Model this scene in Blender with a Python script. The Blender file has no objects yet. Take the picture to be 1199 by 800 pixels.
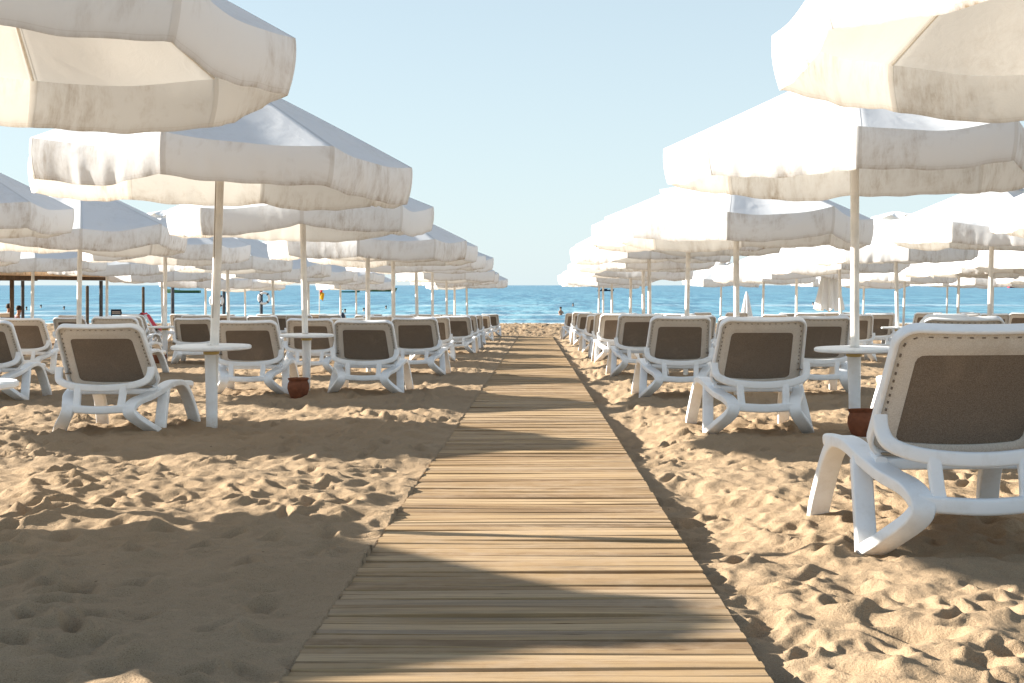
import bpy, math, random
import numpy as np
from mathutils import Vector, Matrix

random.seed(7)
rng = np.random.default_rng(11)
sc = bpy.context.scene
COL = sc.collection
PI = math.pi
SLOPE = 0.02067                       # the beach falls gently towards the sea
SUN_EL, SUN_AZ = 20.0, 11.0           # elevation; degrees ahead of due left

# ------------------------------------------------------------------ helpers
def tag(o, label=None, cat=None, group=None, kind=None):
    if label: o['label'] = label
    if cat: o['category'] = cat
    if group: o['group'] = group
    if kind: o['kind'] = kind
    return o

def empty(name, loc, rz=0.0, rx=0.0, ry=0.0):
    o = bpy.data.objects.new(name, None)
    o.empty_display_size = .2
    COL.objects.link(o)
    o.location = loc
    o.rotation_euler = (rx, ry, rz)
    return o

def copy_tree(o, parent=None):
    c = o.copy()
    COL.objects.link(c)
    if parent is not None: c.parent = parent
    for ch in list(o.children):
        copy_tree(ch, c)
    return c

def catmull(pts, n=8, closed=False):
    P = [Vector(p) for p in pts]
    out = []
    m = len(P)
    rng_ = range(m) if closed else range(m - 1)
    for i in rng_:
        if closed:
            a, b, c, d = P[(i-1) % m], P[i], P[(i+1) % m], P[(i+2) % m]
        else:
            a, b, c, d = P[max(i-1, 0)], P[i], P[i+1], P[min(i+2, m-1)]
        for k in range(n):
            t = k / n
            out.append(.5*((2*b) + (c-a)*t + (2*a-5*b+4*c-d)*t*t + (3*b-a-3*c+d)*t**3))
    if not closed: out.append(P[-1])
    return out

def rrect(w, h, r, seg=3):
    pts = []
    for cx, cy, a0 in ((w/2-r, h/2-r, 0), (-w/2+r, h/2-r, 90), (-w/2+r, -h/2+r, 180), (w/2-r, -h/2+r, 270)):
        for k in range(seg+1):
            a = math.radians(a0 + 90*k/seg)
            pts.append((cx + r*math.cos(a), cy + r*math.sin(a)))
    return pts

class MB:
    def __init__(s): s.v = []; s.f = []
    def add(s, v, f):
        o = len(s.v)
        s.v += [tuple(p) for p in v]
        s.f += [tuple(i+o for i in q) for q in f]
    def box(s, c, d, rz=0):
        cx, cy, cz = c; x, y, z = (k/2 for k in d)
        ca, sa = math.cos(rz), math.sin(rz)
        v = []
        for sx, sy, sz in ((-1,-1,-1),(1,-1,-1),(1,1,-1),(-1,1,-1),(-1,-1,1),(1,-1,1),(1,1,1),(-1,1,1)):
            px, py = sx*x, sy*y
            v.append((cx + px*ca - py*sa, cy + px*sa + py*ca, cz + sz*z))
        s.add(v, [(3,2,1,0),(4,5,6,7),(0,1,5,4),(1,2,6,5),(2,3,7,6),(3,0,4,7)])
    def sweep(s, path, prof, side=None, closed=False, scale=None):
        """prof (a,b): a along 'side', b along normal = side x tangent"""
        P = [Vector(p) for p in path]; n = len(P); m = len(prof)
        v = []
        for i, p in enumerate(P):
            if closed: t = P[(i+1) % n] - P[i-1]
            else: t = P[min(i+1, n-1)] - P[max(i-1, 0)]
            t.normalize()
            if side is None:
                up = Vector((0,0,1)) if abs(t.z) < .9 else Vector((0,1,0))
                sd = t.cross(up).normalized()
            else:
                sd = Vector(side[i] if isinstance(side, list) else side)
                sd = (sd - t*sd.dot(t)).normalized()
            nm = sd.cross(t)
            k = scale[i] if scale else 1.0
            for a, b in prof: v.append(p + sd*a*k + nm*b*k)
        f = []
        for i in range(n if closed else n-1):
            j = (i+1) % n
            for k in range(m):
                l = (k+1) % m
                f.append((i*m+k, j*m+k, j*m+l, i*m+l))
        if not closed:
            f.append(tuple(range(m))); f.append(tuple((n-1)*m + k for k in reversed(range(m))))
        s.add(v, f)
    def tube(s, a, b, r0, r1=None, n=10, segs=1):
        r1 = r0 if r1 is None else r1
        a, b = Vector(a), Vector(b)
        path = [a.lerp(b, i/segs) for i in range(segs+1)]
        prof = [(math.cos(2*PI*k/n), math.sin(2*PI*k/n)) for k in range(n)]
        s.sweep(path, prof, scale=[r0 + (r1-r0)*i/segs for i in range(segs+1)])
    def lathe(s, prof, n=24, c=(0,0,0)):
        v = []; f = []
        for r, z in prof:
            for k in range(n):
                a = 2*PI*k/n
                v.append((c[0]+r*math.cos(a), c[1]+r*math.sin(a), c[2]+z))
        for i in range(len(prof)-1):
            for k in range(n):
                l = (k+1) % n
                f.append((i*n+k, i*n+l, (i+1)*n+l, (i+1)*n+k))
        s.add(v, f)
    def build(s, name, mat, parent=None, smooth=True, sharp=35):
        me = bpy.data.meshes.new(name)
        me.from_pydata(s.v, [], s.f)
        me.validate()
        import bmesh
        bm = bmesh.new(); bm.from_mesh(me)
        bmesh.ops.recalc_face_normals(bm, faces=bm.faces)
        if smooth:
            ca = math.radians(sharp)
            for f in bm.faces: f.smooth = True
            for e in bm.edges:
                if len(e.link_faces) == 2 and e.calc_face_angle(0) > ca: e.smooth = False
        bm.to_mesh(me); bm.free()
        me.materials.append(mat)
        o = bpy.data.objects.new(name, me)
        COL.objects.link(o)
        if parent is not None: o.parent = parent
        return o

# ------------------------------------------------------------------ materials
def new_mat(name):
    m = bpy.data.materials.new(name); m.use_nodes = True
    nt = m.node_tree; nt.nodes.clear()
    out = nt.nodes.new('ShaderNodeOutputMaterial')
    return m, nt, out

def N(nt, t, **kw):
    n = nt.nodes.new(t)
    for k, v in kw.items():
        if k.startswith('_'): setattr(n, k[1:], v)
        else: n.inputs[k.replace('__', ' ')].default_value = v
    return n

def L(nt, a, b): nt.links.new(a, b)

def ramp(nt, fac, stops):
    r = nt.nodes.new('ShaderNodeValToRGB')
    el = r.color_ramp.elements
    while len(el) < len(stops): el.new(.5)
    for e, (p, c) in zip(el, stops):
        e.position = p
        e.color = (*c, 1) if len(c) == 3 else c
    L(nt, fac, r.inputs[0])
    return r.outputs[0]

def mixc(nt, fac, a, b, mode='MIX'):
    n = nt.nodes.new('ShaderNodeMix'); n.data_type = 'RGBA'; n.blend_type = mode
    if isinstance(fac, (int, float)): n.inputs[0].default_value = fac
    else: L(nt, fac, n.inputs[0])
    for s, i in ((a, 6), (b, 7)):
        if isinstance(s, tuple): n.inputs[i].default_value = (*s, 1)
        else: L(nt, s, n.inputs[i])
    return n.outputs[2]

def math_(nt, op, a, b=None, c=None, clamp=False):
    n = nt.nodes.new('ShaderNodeMath'); n.operation = op; n.use_clamp = clamp
    for i, s in enumerate((a, b, c)):
        if s is None: continue
        if isinstance(s, (int, float)): n.inputs[i].default_value = s
        else: L(nt, s, n.inputs[i])
    return n.outputs[0]

def noise(nt, vec, scale, detail=3, rough=.55, dist=0):
    n = N(nt, 'ShaderNodeTexNoise', Scale=scale, Detail=detail, Roughness=rough, Distortion=dist)
    if vec is not None: L(nt, vec, n.inputs['Vector'])
    return n.outputs[0]

def coords(nt, kind='Object', scale=None, random_offset=False):
    tc = nt.nodes.new('ShaderNodeTexCoord')
    v = tc.outputs[kind]
    if random_offset:
        oi = nt.nodes.new('ShaderNodeObjectInfo')
        m = math_(nt, 'MULTIPLY', oi.outputs['Random'], 50.0)
        a = nt.nodes.new('ShaderNodeVectorMath'); a.operation = 'ADD'
        L(nt, v, a.inputs[0]); L(nt, m, a.inputs[1]); v = a.outputs[0]
    if scale:
        mp = nt.nodes.new('ShaderNodeMapping'); mp.inputs['Scale'].default_value = scale
        L(nt, v, mp.inputs[0]); v = mp.outputs[0]
    return v

def bump(nt, h, strength, dist, normal=None):
    b = N(nt, 'ShaderNodeBump', Strength=strength, Distance=dist)
    L(nt, h, b.inputs['Height'])
    if normal is not None: L(nt, normal, b.inputs['Normal'])
    return b.outputs[0]

def principled(nt, out, color, rough=.5, spec=.5, normal=None):
    p = nt.nodes.new('ShaderNodeBsdfPrincipled')
    if isinstance(color, tuple): p.inputs['Base Color'].default_value = (*color, 1)
    else: L(nt, color, p.inputs['Base Color'])
    if isinstance(rough, (int, float)): p.inputs['Roughness'].default_value = rough
    else: L(nt, rough, p.inputs['Roughness'])
    p.inputs['Specular IOR Level'].default_value = spec
    if normal is not None: L(nt, normal, p.inputs['Normal'])
    L(nt, p.outputs[0], out.inputs[0])
    return p

def simple(name, color, rough=.5, spec=.5, var=.12, scale=6, bmp=0.0, bscale=60):
    m, nt, out = new_mat(name)
    v = coords(nt, random_offset=True)
    n = noise(nt, v, scale, 4, .6)
    c = ramp(nt, n, [(.3, tuple(k*(1-var) for k in color)), (.7, tuple(min(1, k*(1+var)) for k in color))])
    nm = bump(nt, noise(nt, v, bscale, 2), bmp, .01) if bmp else None
    principled(nt, out, c, rough, spec, nm)
    return m

M = {}
def make_sand():
    m, nt, out = new_mat('sand')
    g = nt.nodes.new('ShaderNodeNewGeometry').outputs['Position']
    big = noise(nt, g, .7, 4, .6)
    mid = noise(nt, g, 9, 4, .6)
    grain = noise(nt, g, 260, 2, .7)
    c = ramp(nt, big, [(.3, (.325, .23, .140)), (.7, (.385, .282, .18))])
    c = mixc(nt, math_(nt, 'MULTIPLY', mid, .5), c, (.355, .262, .172))
    c = mixc(nt, ramp(nt, grain, [(.30, (.7,)*3), (.5, (0,)*3)]), c, (.16, .10, .055))
    c = mixc(nt, ramp(nt, grain, [(.6, (0,)*3), (.78, (.6,)*3)]), c, (.56, .45, .32))
    # scattered dark bits of shell and straw
    vo = N(nt, 'ShaderNodeTexVoronoi', Scale=5.0); L(nt, g, vo.inputs['Vector'])
    c = mixc(nt, ramp(nt, vo.outputs['Distance'], [(.025, (1,)*3), (.05, (0,)*3)]), c, (.13, .08, .05))
    sep = nt.nodes.new('ShaderNodeSeparateXYZ'); L(nt, g, sep.inputs[0])
    # wet and pebbly towards the water
    peb = N(nt, 'ShaderNodeTexVoronoi', Scale=4.2); L(nt, g, peb.inputs['Vector'])
    pm = ramp(nt, peb.outputs['Distance'], [(.18, (.9,)*3), (.45, (0,)*3)])
    far = math_(nt, 'MULTIPLY_ADD', sep.outputs[1], .5, -25.6, True)
    c = mixc(nt, math_(nt, 'MULTIPLY', pm, far), c, (.17, .105, .06))
    h1 = bump(nt, noise(nt, g, 30, 6, .7), .75, .016)
    h2 = bump(nt, noise(nt, g, 150, 3, .7), .5, .005, h1)
    principled(nt, out, c, .95, .15, h2)
    return m
M['sand'] = make_sand()

def make_wood():
    m, nt, out = new_mat('weathered_boards')
    geo = nt.nodes.new('ShaderNodeNewGeometry')
    g = geo.outputs['Position']
    isl = geo.outputs['Random Per Island']
    off = nt.nodes.new('ShaderNodeCombineXYZ')
    L(nt, math_(nt, 'MULTIPLY', isl, 37.0), off.inputs[0]); L(nt, math_(nt, 'MULTIPLY', isl, 91.0), off.inputs[2])
    ad = nt.nodes.new('ShaderNodeVectorMath'); ad.operation = 'ADD'
    L(nt, g, ad.inputs[0]); L(nt, off.outputs[0], ad.inputs[1])
    mp = nt.nodes.new('ShaderNodeMapping'); mp.inputs['Scale'].default_value = (1.6, 70, 20); L(nt, ad.outputs[0], mp.inputs[0])
    grain = noise(nt, mp.outputs[0], 1.0, 6, .65, .6)
    mp2 = nt.nodes.new('ShaderNodeMapping'); mp2.inputs['Scale'].default_value = (1.2, 14, 8); L(nt, ad.outputs[0], mp2.inputs[0])
    streak = noise(nt, mp2.outputs[0], 1.0, 4, .6, .3)
    base = ramp(nt, isl, [(0, (.22, .142, .075)), (.3, (.35, .235, .123)), (.6, (.43, .297, .162)), (.85, (.50, .36, .212)), (1, (.29, .215, .145))])
    c = mixc(nt, ramp(nt, grain, [(.35, (.65,)*3), (.53, (0,)*3)]), base, (.17, .10, .052))
    c = mixc(nt, ramp(nt, grain, [(.55, (0,)*3), (.75, (.5,)*3)]), c, (.42, .31, .20))
    c = mixc(nt, ramp(nt, streak, [(.30, (.65,)*3), (.45, (0,)*3)]), c, (.19, .145, .10))
    kv = N(nt, 'ShaderNodeTexVoronoi', Scale=1.0)
    mp3 = nt.nodes.new('ShaderNodeMapping'); mp3.inputs['Scale'].default_value = (2.2, 7.5, 3); L(nt, ad.outputs[0], mp3.inputs[0])
    L(nt, mp3.outputs[0], kv.inputs['Vector'])
    c = mixc(nt, ramp(nt, kv.outputs['Distance'], [(.05, (.9,)*3), (.12, (0,)*3)]), c, (.10, .055, .03))
    # blown sand lying on the boards
    dust = noise(nt, g, 1.3, 5, .62)
    d2 = noise(nt, g, 11, 4, .6)
    dm = math_(nt, 'MULTIPLY', ramp(nt, dust, [(.40, (0,)*3), (.66, (1,)*3)]), ramp(nt, d2, [(.38, (.05,)*3), (.65, (.85,)*3)]))
    c = mixc(nt, dm, c, (.40, .295, .195))
    h = bump(nt, grain, .8, .005)
    h = bump(nt, noise(nt, g, 200, 2, .7), .25, .002, h)
    principled(nt, out, c, .85, .2, h)
    return m
M['wood'] = make_wood()

def make_canvas(name, dirt_amt, seam=True, col=(.83, .855, .885), trans=.24):
    m, nt, out = new_mat(name)
    v = coords(nt, random_offset=True)
    n1 = noise(nt, v, 1.3, 5, .7, .4)
    mpd = nt.nodes.new('ShaderNodeMapping'); mpd.inputs['Scale'].default_value = (14, 14, 3.5); L(nt, v, mpd.inputs[0])
    n2 = noise(nt, mpd.outputs[0], 1.0, 6, .75)
    d = math_(nt, 'MULTIPLY', ramp(nt, n1, [(.48, (0,)*3), (.72, (1,)*3)]), ramp(nt, n2, [(.40, (.02,)*3), (.66, (1,)*3)]))
    d = math_(nt, 'MULTIPLY', d, dirt_amt)
    if dirt_amt > .3:        # grime that gathers along the hem
        uv = nt.nodes.new('ShaderNodeUVMap').outputs[0]
        sep = nt.nodes.new('ShaderNodeSeparateXYZ'); L(nt, uv, sep.inputs[0])
        hem = math_(nt, 'POWER', sep.outputs[1], 11.0)
        d = math_(nt, 'ADD', d, math_(nt, 'MULTIPLY', hem, math_(nt, 'MULTIPLY', n2, .95)), clamp=True)
        # stitched hem
        ln = ramp(nt, sep.outputs[1], [(.905, (0,)*3), (.915, (.14,)*3), (.925, (0,)*3)])
        d = math_(nt, 'ADD', d, ln, clamp=True)
    c = mixc(nt, d, col, (.33, .255, .175))
    sm = None
    if seam:
        uv2 = nt.nodes.new('ShaderNodeUVMap').outputs[0]
        sp2 = nt.nodes.new('ShaderNodeSeparateXYZ'); L(nt, uv2, sp2.inputs[0])
        sm = ramp(nt, sp2.outputs[0], [(.955, (0,)*3), (.965, (1,)*3)])
        c = mixc(nt, math_(nt, 'MULTIPLY', sm, .22), c, (.45, .40, .34))
    weave = noise(nt, v, 240, 2, .6)
    rg = N(nt, 'ShaderNodeTexNoise', Scale=2.2, Detail=3.0, Roughness=.5, Distortion=1.2); rg.noise_type = 'RIDGED_MULTIFRACTAL'; L(nt, v, rg.inputs['Vector'])
    nm = bump(nt, rg.outputs[0], .55, .016)
    nm = bump(nt, noise(nt, v, 9, 5, .6, .8), .35, .008, nm)
    nm = bump(nt, weave, .12, .002, nm)
    if sm is not None: nm = bump(nt, sm, .5, .006, nm)
    p = nt.nodes.new('ShaderNodeBsdfPrincipled')
    L(nt, c, p.inputs['Base Color']); p.inputs['Roughness'].default_value = .9
    p.inputs['Specular IOR Level'].default_value = .15; L(nt, nm, p.inputs['Normal'])
    t = nt.nodes.new('ShaderNodeBsdfTranslucent')
    L(nt, mixc(nt, 1.0, c, (1.0, .92, .80), 'MULTIPLY'), t.inputs[0]); L(nt, nm, t.inputs['Normal'])
    mx = nt.nodes.new('ShaderNodeMixShader'); mx.inputs[0].default_value = trans
    L(nt, p.outputs[0], mx.inputs[1]); L(nt, t.outputs[0], mx.inputs[2]); L(nt, mx.outputs[0], out.inputs[0])
    return m
M['canvas'] = make_canvas('canvas', .22)
M['cap'] = make_canvas('cap_canvas', .22, False)
M['valance'] = make_canvas('valance_canvas', .85)

def make_plastic():
    m, nt, out = new_mat('white_plastic')
    v = coords(nt, random_offset=True)
    n = noise(nt, v, 7, 6, .7)
    n2 = noise(nt, v, 45, 3, .7)
    c = mixc(nt, ramp(nt, n, [(.5, (0,)*3), (.78, (.4,)*3)]), (.86, .88, .90), (.56, .52, .46))
    sep = nt.nodes.new('ShaderNodeSeparateXYZ'); L(nt, coords(nt), sep.inputs[0])
    low = ramp(nt, sep.outputs[2], [(0, (1,)*3), (.12, (0,)*3)])      # sand dust sticking to the feet
    c = mixc(nt, math_(nt, 'MULTIPLY', low, n2), c, (.42, .30, .18))
    principled(nt, out, c, math_(nt, 'MULTIPLY_ADD', n2, .25, .33), .4, bump(nt, n2, .06, .004))
    return m
M['plastic'] = make_plastic()
M['pole'] = simple('painted_pole', (.80, .775, .73), .5, .4, .14, 5)

def make_mesh_fabric(name, a, b, sc_):
    m, nt, out = new_mat(name)
    v = coords(nt, random_offset=True)
    w = noise(nt, v, sc_, 2, .6)
    s = noise(nt, v, 3.2, 4, .65, .8)
    c = ramp(nt, w, [(.35, a), (.65, b)])
    c = mixc(nt, ramp(nt, s, [(.52, (0,)*3), (.75, (.32,)*3)]), c, (.36, .29, .22))
    principled(nt, out, c, .85, .25, bump(nt, w, .35, .003))
    return m
M['panel'] = make_mesh_fabric('brown_sling', (.135, .105, .08), (.27, .22, .175), 300)
M['border'] = make_mesh_fabric('taupe_border', (.58, .535, .48), (.73, .69, .635), 220)
M['seatfab'] = make_mesh_fabric('seat_sling', (.30, .23, .16), (.42, .33, .24), 220)
M['dark'] = simple('dark_slot', (.20, .17, .14), .8, .2)
M['clay'] = simple('terracotta', (.20, .068, .032), .75, .3, .25, 14, .2, 40)
M['post'] = simple('grey_post', (.085, .095, .11), .8, .2, .3, 8, .4, 30)
M['brownpost'] = simple('brown_post', (.11, .08, .055), .8, .2, .3, 8, .4, 30)
M['rib'] = simple('rib_paint', (.80, .77, .71), .7, .3, .1, 9)
M['cord'] = simple('cord', (.25, .2, .15), .8, .2)
M['brass'] = simple('collar', (.55, .40, .14), .5, .5)
M['thatch'] = simple('roof_boards', (.62, .42, .25), .85, .2, .25, 7, .4, 30)
M['red'] = simple('red_cloth', (.62, .06, .09), .8, .2)
M['yellow'] = simple('yellow_cloth', (.75, .42, .02), .8, .2)
M['navy'] = simple('navy', (.015, .03, .06), .6, .4)
M['white'] = simple('white_paint', (.8, .8, .8), .5, .4, .05)
M['skin'] = simple('skin', (.36, .20, .13), .6, .4, .1)
M['hair'] = simple('hair', (.03, .02, .015), .7, .3)
M['blackcloth'] = simple('black_cloth', (.02, .02, .024), .85, .2)
M['pinkcloth'] = simple('rose_cloth', (.55, .14, .16), .85, .2)
M['violet'] = simple('violet_cloth', (.22, .18, .34), .85, .2)
M['greenhull'] = simple('green_hull', (.10, .16, .05), .5, .4)
M['tealhull'] = simple('teal_hull', (.05, .22, .18), .5, .4)
M['redhull'] = simple('red_hull', (.35, .03, .05), .5, .4)
M['glassdark'] = simple('boat_window', (.03, .05, .07), .15, .6)

def make_sea():
    m, nt, out = new_mat('sea_water')
    g = nt.nodes.new('ShaderNodeNewGeometry').outputs['Position']
    sep = nt.nodes.new('ShaderNodeSeparateXYZ'); L(nt, g, sep.inputs[0])
    y = sep.outputs[1]
    mp = nt.nodes.new('ShaderNodeMapping'); mp.inputs['Scale'].default_value = (.28, .5, 1); L(nt, g, mp.inputs[0])
    w1 = noise(nt, mp.outputs[0], 1.0, 5, .62, .5)
    mp2 = nt.nodes.new('ShaderNodeMapping'); mp2.inputs['Scale'].default_value = (.012, .03, 1); L(nt, g, mp2.inputs[0])
    w2 = noise(nt, mp2.outputs[0], 1.0, 4, .6, .3)
    def stretched(a, b, det=4, rg=.65):
        q = nt.nodes.new('ShaderNodeMapping'); q.inputs['Scale'].default_value = (a, b, 1); L(nt, g, q.inputs[0])
        return noise(nt, q.outputs[0], 1.0, det, rg, .2)
    w4 = stretched(.05, .03)
    c1, c2 = stretched(.9, .10, 5, .7), stretched(.22, .02, 5, .75)  # light and dark of choppy wave facets, painted into the water colour
    depth = N(nt, 'ShaderNodeMapRange'); L(nt, y, depth.inputs[0])
    depth.inputs[1].default_value = 70; depth.inputs[2].default_value = 1200
    c = ramp(nt, depth.outputs[0], [(0, (.11, .32, .40)), (.06, (.085, .30, .41)), (.2, (.04, .215, .33)), (1, (.028, .165, .29))])
    c = mixc(nt, ramp(nt, w2, [(.38, (.55,)*3), (.55, (0,)*3)]), c, (.02, .17, .33))
    c = mixc(nt, ramp(nt, w4, [(.36, (.6,)*3), (.52, (0,)*3)]), c, (.03, .19, .30))
    c = mixc(nt, ramp(nt, w4, [(.55, (0,)*3), (.75, (.5,)*3)]), c, (.22, .48, .56))
    c = mixc(nt, ramp(nt, c1, [(.40, (.95,)*3), (.50, (0,)*3)]), c, (.015, .125, .22))
    c = mixc(nt, ramp(nt, c2, [(.40, (.85,)*3), (.50, (0,)*3)]), c, (.015, .125, .23))
    c = mixc(nt, ramp(nt, c1, [(.52, (0,)*3), (.62, (.6,)*3)]), c, (.26, .48, .55))
    c = mixc(nt, ramp(nt, c2, [(.52, (0,)*3), (.62, (.5,)*3)]), c, (.20, .44, .52))
    # foam lines where low waves break
    mp3 = nt.nodes.new('ShaderNodeMapping'); mp3.inputs['Scale'].default_value = (.035, .02, 1); L(nt, g, mp3.inputs[0])
    wob = math_(nt, 'MULTIPLY', math_(nt, 'SUBTRACT', noise(nt, mp3.outputs[0], 1.0, 4, .6), .5), 16.0)
    yy = math_(nt, 'ADD', y, wob)
    brk = math_(nt, 'MULTIPLY', ramp(nt, w4, [(.40, (0,)*3), (.62, (1,)*3)]), ramp(nt, c1, [(.3, (.2,)*3), (.6, (1,)*3)]))
    foam = None
    for y0, wd, amt, wobbled in ((86.5, 2.6, 1.0, False), (97, 2.5, .5, True), (112, 4, .45, True), (165, 12, .42, True), (128, 4.0, .25, True)):
        src = yy if wobbled else math_(nt, 'ADD', y, math_(nt, 'MULTIPLY', wob, .12))
        dd = math_(nt, 'ABSOLUTE', math_(nt, 'SUBTRACT', src, y0))
        f = math_(nt, 'MULTIPLY', math_(nt, 'SUBTRACT', 1.0, math_(nt, 'DIVIDE', dd, wd), clamp=True), amt)
        if wobbled: f = math_(nt, 'MULTIPLY', f, brk)
        foam = f if foam is None else math_(nt, 'MAXIMUM', foam, f)
    foam = math_(nt, 'MULTIPLY', foam, 1.6, clamp=True)
    c = mixc(nt, foam, c, (.8, .82, .8))
    h = bump(nt, w1, 1.0, .6)
    mp5 = nt.nodes.new('ShaderNodeMapping'); mp5.inputs['Scale'].default_value = (1.1, 1.8, 1); L(nt, g, mp5.inputs[0])
    h = bump(nt, noise(nt, mp5.outputs[0], 1.0, 3, .6), .5, .12, h)
    p = principled(nt, out, c, .30, .22, h)
    return m
M['sea'] = make_sea()

# ------------------------------------------------------------------ camera, light, sky
cam = bpy.data.cameras.new('camera'); co = bpy.data.objects.new('camera', cam); COL.objects.link(co)
co.location = (0, 0, 1.0); co.rotation_euler = (PI/2, 0, 0)
cam.sensor_width = 36; cam.lens = 36*1500/1199
cam.shift_x = -28.5/1199; cam.shift_y = -66/1199
cam.clip_start = .1; cam.clip_end = 40000
cam.dof.use_dof = False
sc.camera = co

el, az = math.radians(SUN_EL), math.radians(SUN_AZ)
to_sun = Vector((-math.cos(az)*math.cos(el), math.sin(az)*math.cos(el), math.sin(el)))
sun = bpy.data.lights.new('sun', 'SUN'); so = bpy.data.objects.new('sun', sun); COL.objects.link(so)
sun.energy = 5.0; sun.angle = math.radians(.5); sun.color = (1.0, .93, .82)
so.rotation_euler = to_sun.to_track_quat('Z', 'Y').to_euler()
so.location = to_sun*50
w = bpy.data.worlds.new('World'); sc.world = w; w.use_nodes = True
nt = w.node_tree; nt.nodes.clear()
wo = nt.nodes.new('ShaderNodeOutputWorld'); bg = nt.nodes.new('ShaderNodeBackground')
sky = nt.nodes.new('ShaderNodeTexSky'); sky.sky_type = 'NISHITA'; sky.sun_disc = False
sky.sun_elevation = el; sky.sun_rotation = math.atan2(to_sun.x, to_sun.y)
sky.altitude = 0; sky.air_density = 1.0; sky.dust_density = 0.3; sky.ozone_density = 1.0
bg.inputs[1].default_value = .052
# a pale milky veil of moist sea air low over the horizon
tcs = nt.nodes.new('ShaderNodeTexCoord'); sps = nt.nodes.new('ShaderNodeSeparateXYZ'); L(nt, tcs.outputs['Generated'], sps.inputs[0])
veil = math_(nt, 'POWER', math_(nt, 'SUBTRACT', 1.0, math_(nt, 'ABSOLUTE', sps.outputs[2])), 1.3)
skyc = mixc(nt, math_(nt, 'MULTIPLY_ADD', veil, .80, .08), sky.outputs[0], (4.5, 5.4, 5.8))
L(nt, skyc, bg.inputs[0]); L(nt, bg.outputs[0], wo.inputs[0])
vs = sc.view_settings
vs.view_transform = 'Standard'; vs.look = 'None'; vs.exposure = 1.70; vs.gamma = 1.0; vs.use_curve_mapping = False
sc.cycles.use_denoising = True
sc.cycles.max_bounces = 8; sc.cycles.diffuse_bounces = 4; sc.cycles.transmission_bounces = 4
sc.cycles.use_adaptive_sampling = True
sc.cycles.sample_clamp_indirect = 8

# ------------------------------------------------------------------ the sand
BW_L, BW_R = -.69, .64
CELL = .015
NX, NY = 1280, 2048
RX, RY = NX*CELL, NY*CELL              # one tile of relief, periodic
def band(lo, hi, seed):
    r = np.random.default_rng(seed)
    f = np.fft.rfft2(r.standard_normal((NY, NX)))
    ky = np.fft.fftfreq(NY, CELL)[:, None]; kx = np.fft.rfftfreq(NX, CELL)[None]
    k = np.hypot(kx, ky) + 1e-9
    g = np.exp(-(k*lo)**2) * (1 - np.exp(-(k*hi)**2))
    h = np.fft.irfft2(f*g, (NY, NX))
    return h/h.std()
relief = .011*band(.45, 2.0, 1) + .0055*band(.13, .5, 2) + .0016*band(.045, .15, 3)
cr = band(.04, .12, 8); relief += .0022*np.clip(cr-.9, 0, 2.5)*(band(.5, 3, 9) > -.2)
ridge = np.abs(band(.22, 1.0, 4)); relief += .008*(np.clip(.9-ridge, 0, 1))
dens = band(1.6, 8, 5)
prints = np.zeros_like(relief)
W = 26
gy, gx = np.mgrid[-W:W+1, -W:W+1]*CELL
for i in range(11000):
    cx, cy = rng.integers(NX), rng.integers(NY)
    if dens[cy, cx] < rng.normal(-1.7, .7): continue
    a = rng.normal(PI/2, .7) if rng.random() < .6 else rng.uniform(0, PI)
    ln, wd = rng.uniform(.05, .13), rng.uniform(.03, .058)
    u = gx*math.cos(a) + gy*math.sin(a); v = -gx*math.sin(a) + gy*math.cos(a)
    v = v*(1 + .25*np.tanh(u/ln))
    q = (u/ln)**2 + (v/wd)**2
    d = rng.uniform(.008, .036)
    st = -d*np.exp(-q**1.8) + d*.42*np.exp(-((np.sqrt(q)-1.45)/.42)**2)*(1+.6*np.sin(math.atan2(1, 1)+np.arctan2(v, u)*2))
    iy = (np.arange(-W, W+1)+cy) % NY; ix = (np.arange(-W, W+1)+cx) % NX
    prints[np.ix_(iy, ix)] += st
prints = np.clip(prints, -.075, .06)
relief = relief + prints

def sample(x, y):
    fx = ((x + 9.6)/CELL) % NX; fy = (y/CELL) % NY
    x0 = np.floor(fx).astype(int); y0 = np.floor(fy).astype(int); tx, ty = fx-x0, fy-y0
    x0 %= NX; y0 %= NY; x1 = (x0+1) % NX; y1 = (y0+1) % NY
    return (relief[y0, x0]*(1-tx) + relief[y0, x1]*tx)*(1-ty) + (relief[y1, x0]*(1-tx) + relief[y1, x1]*tx)*ty

def sstep(a, b, x):
    t = np.clip((x-a)/(b-a), 0, 1); return t*t*(3-2*t)

def plane_z(y):
    y = np.asarray(y, float)
    z = -SLOPE*y
    z = z + sstep(52.0, 56.5, y)*.44 - sstep(57.5, 72, y)*1.25 - np.clip(y-72, 0, 300)*.02
    return z

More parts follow.
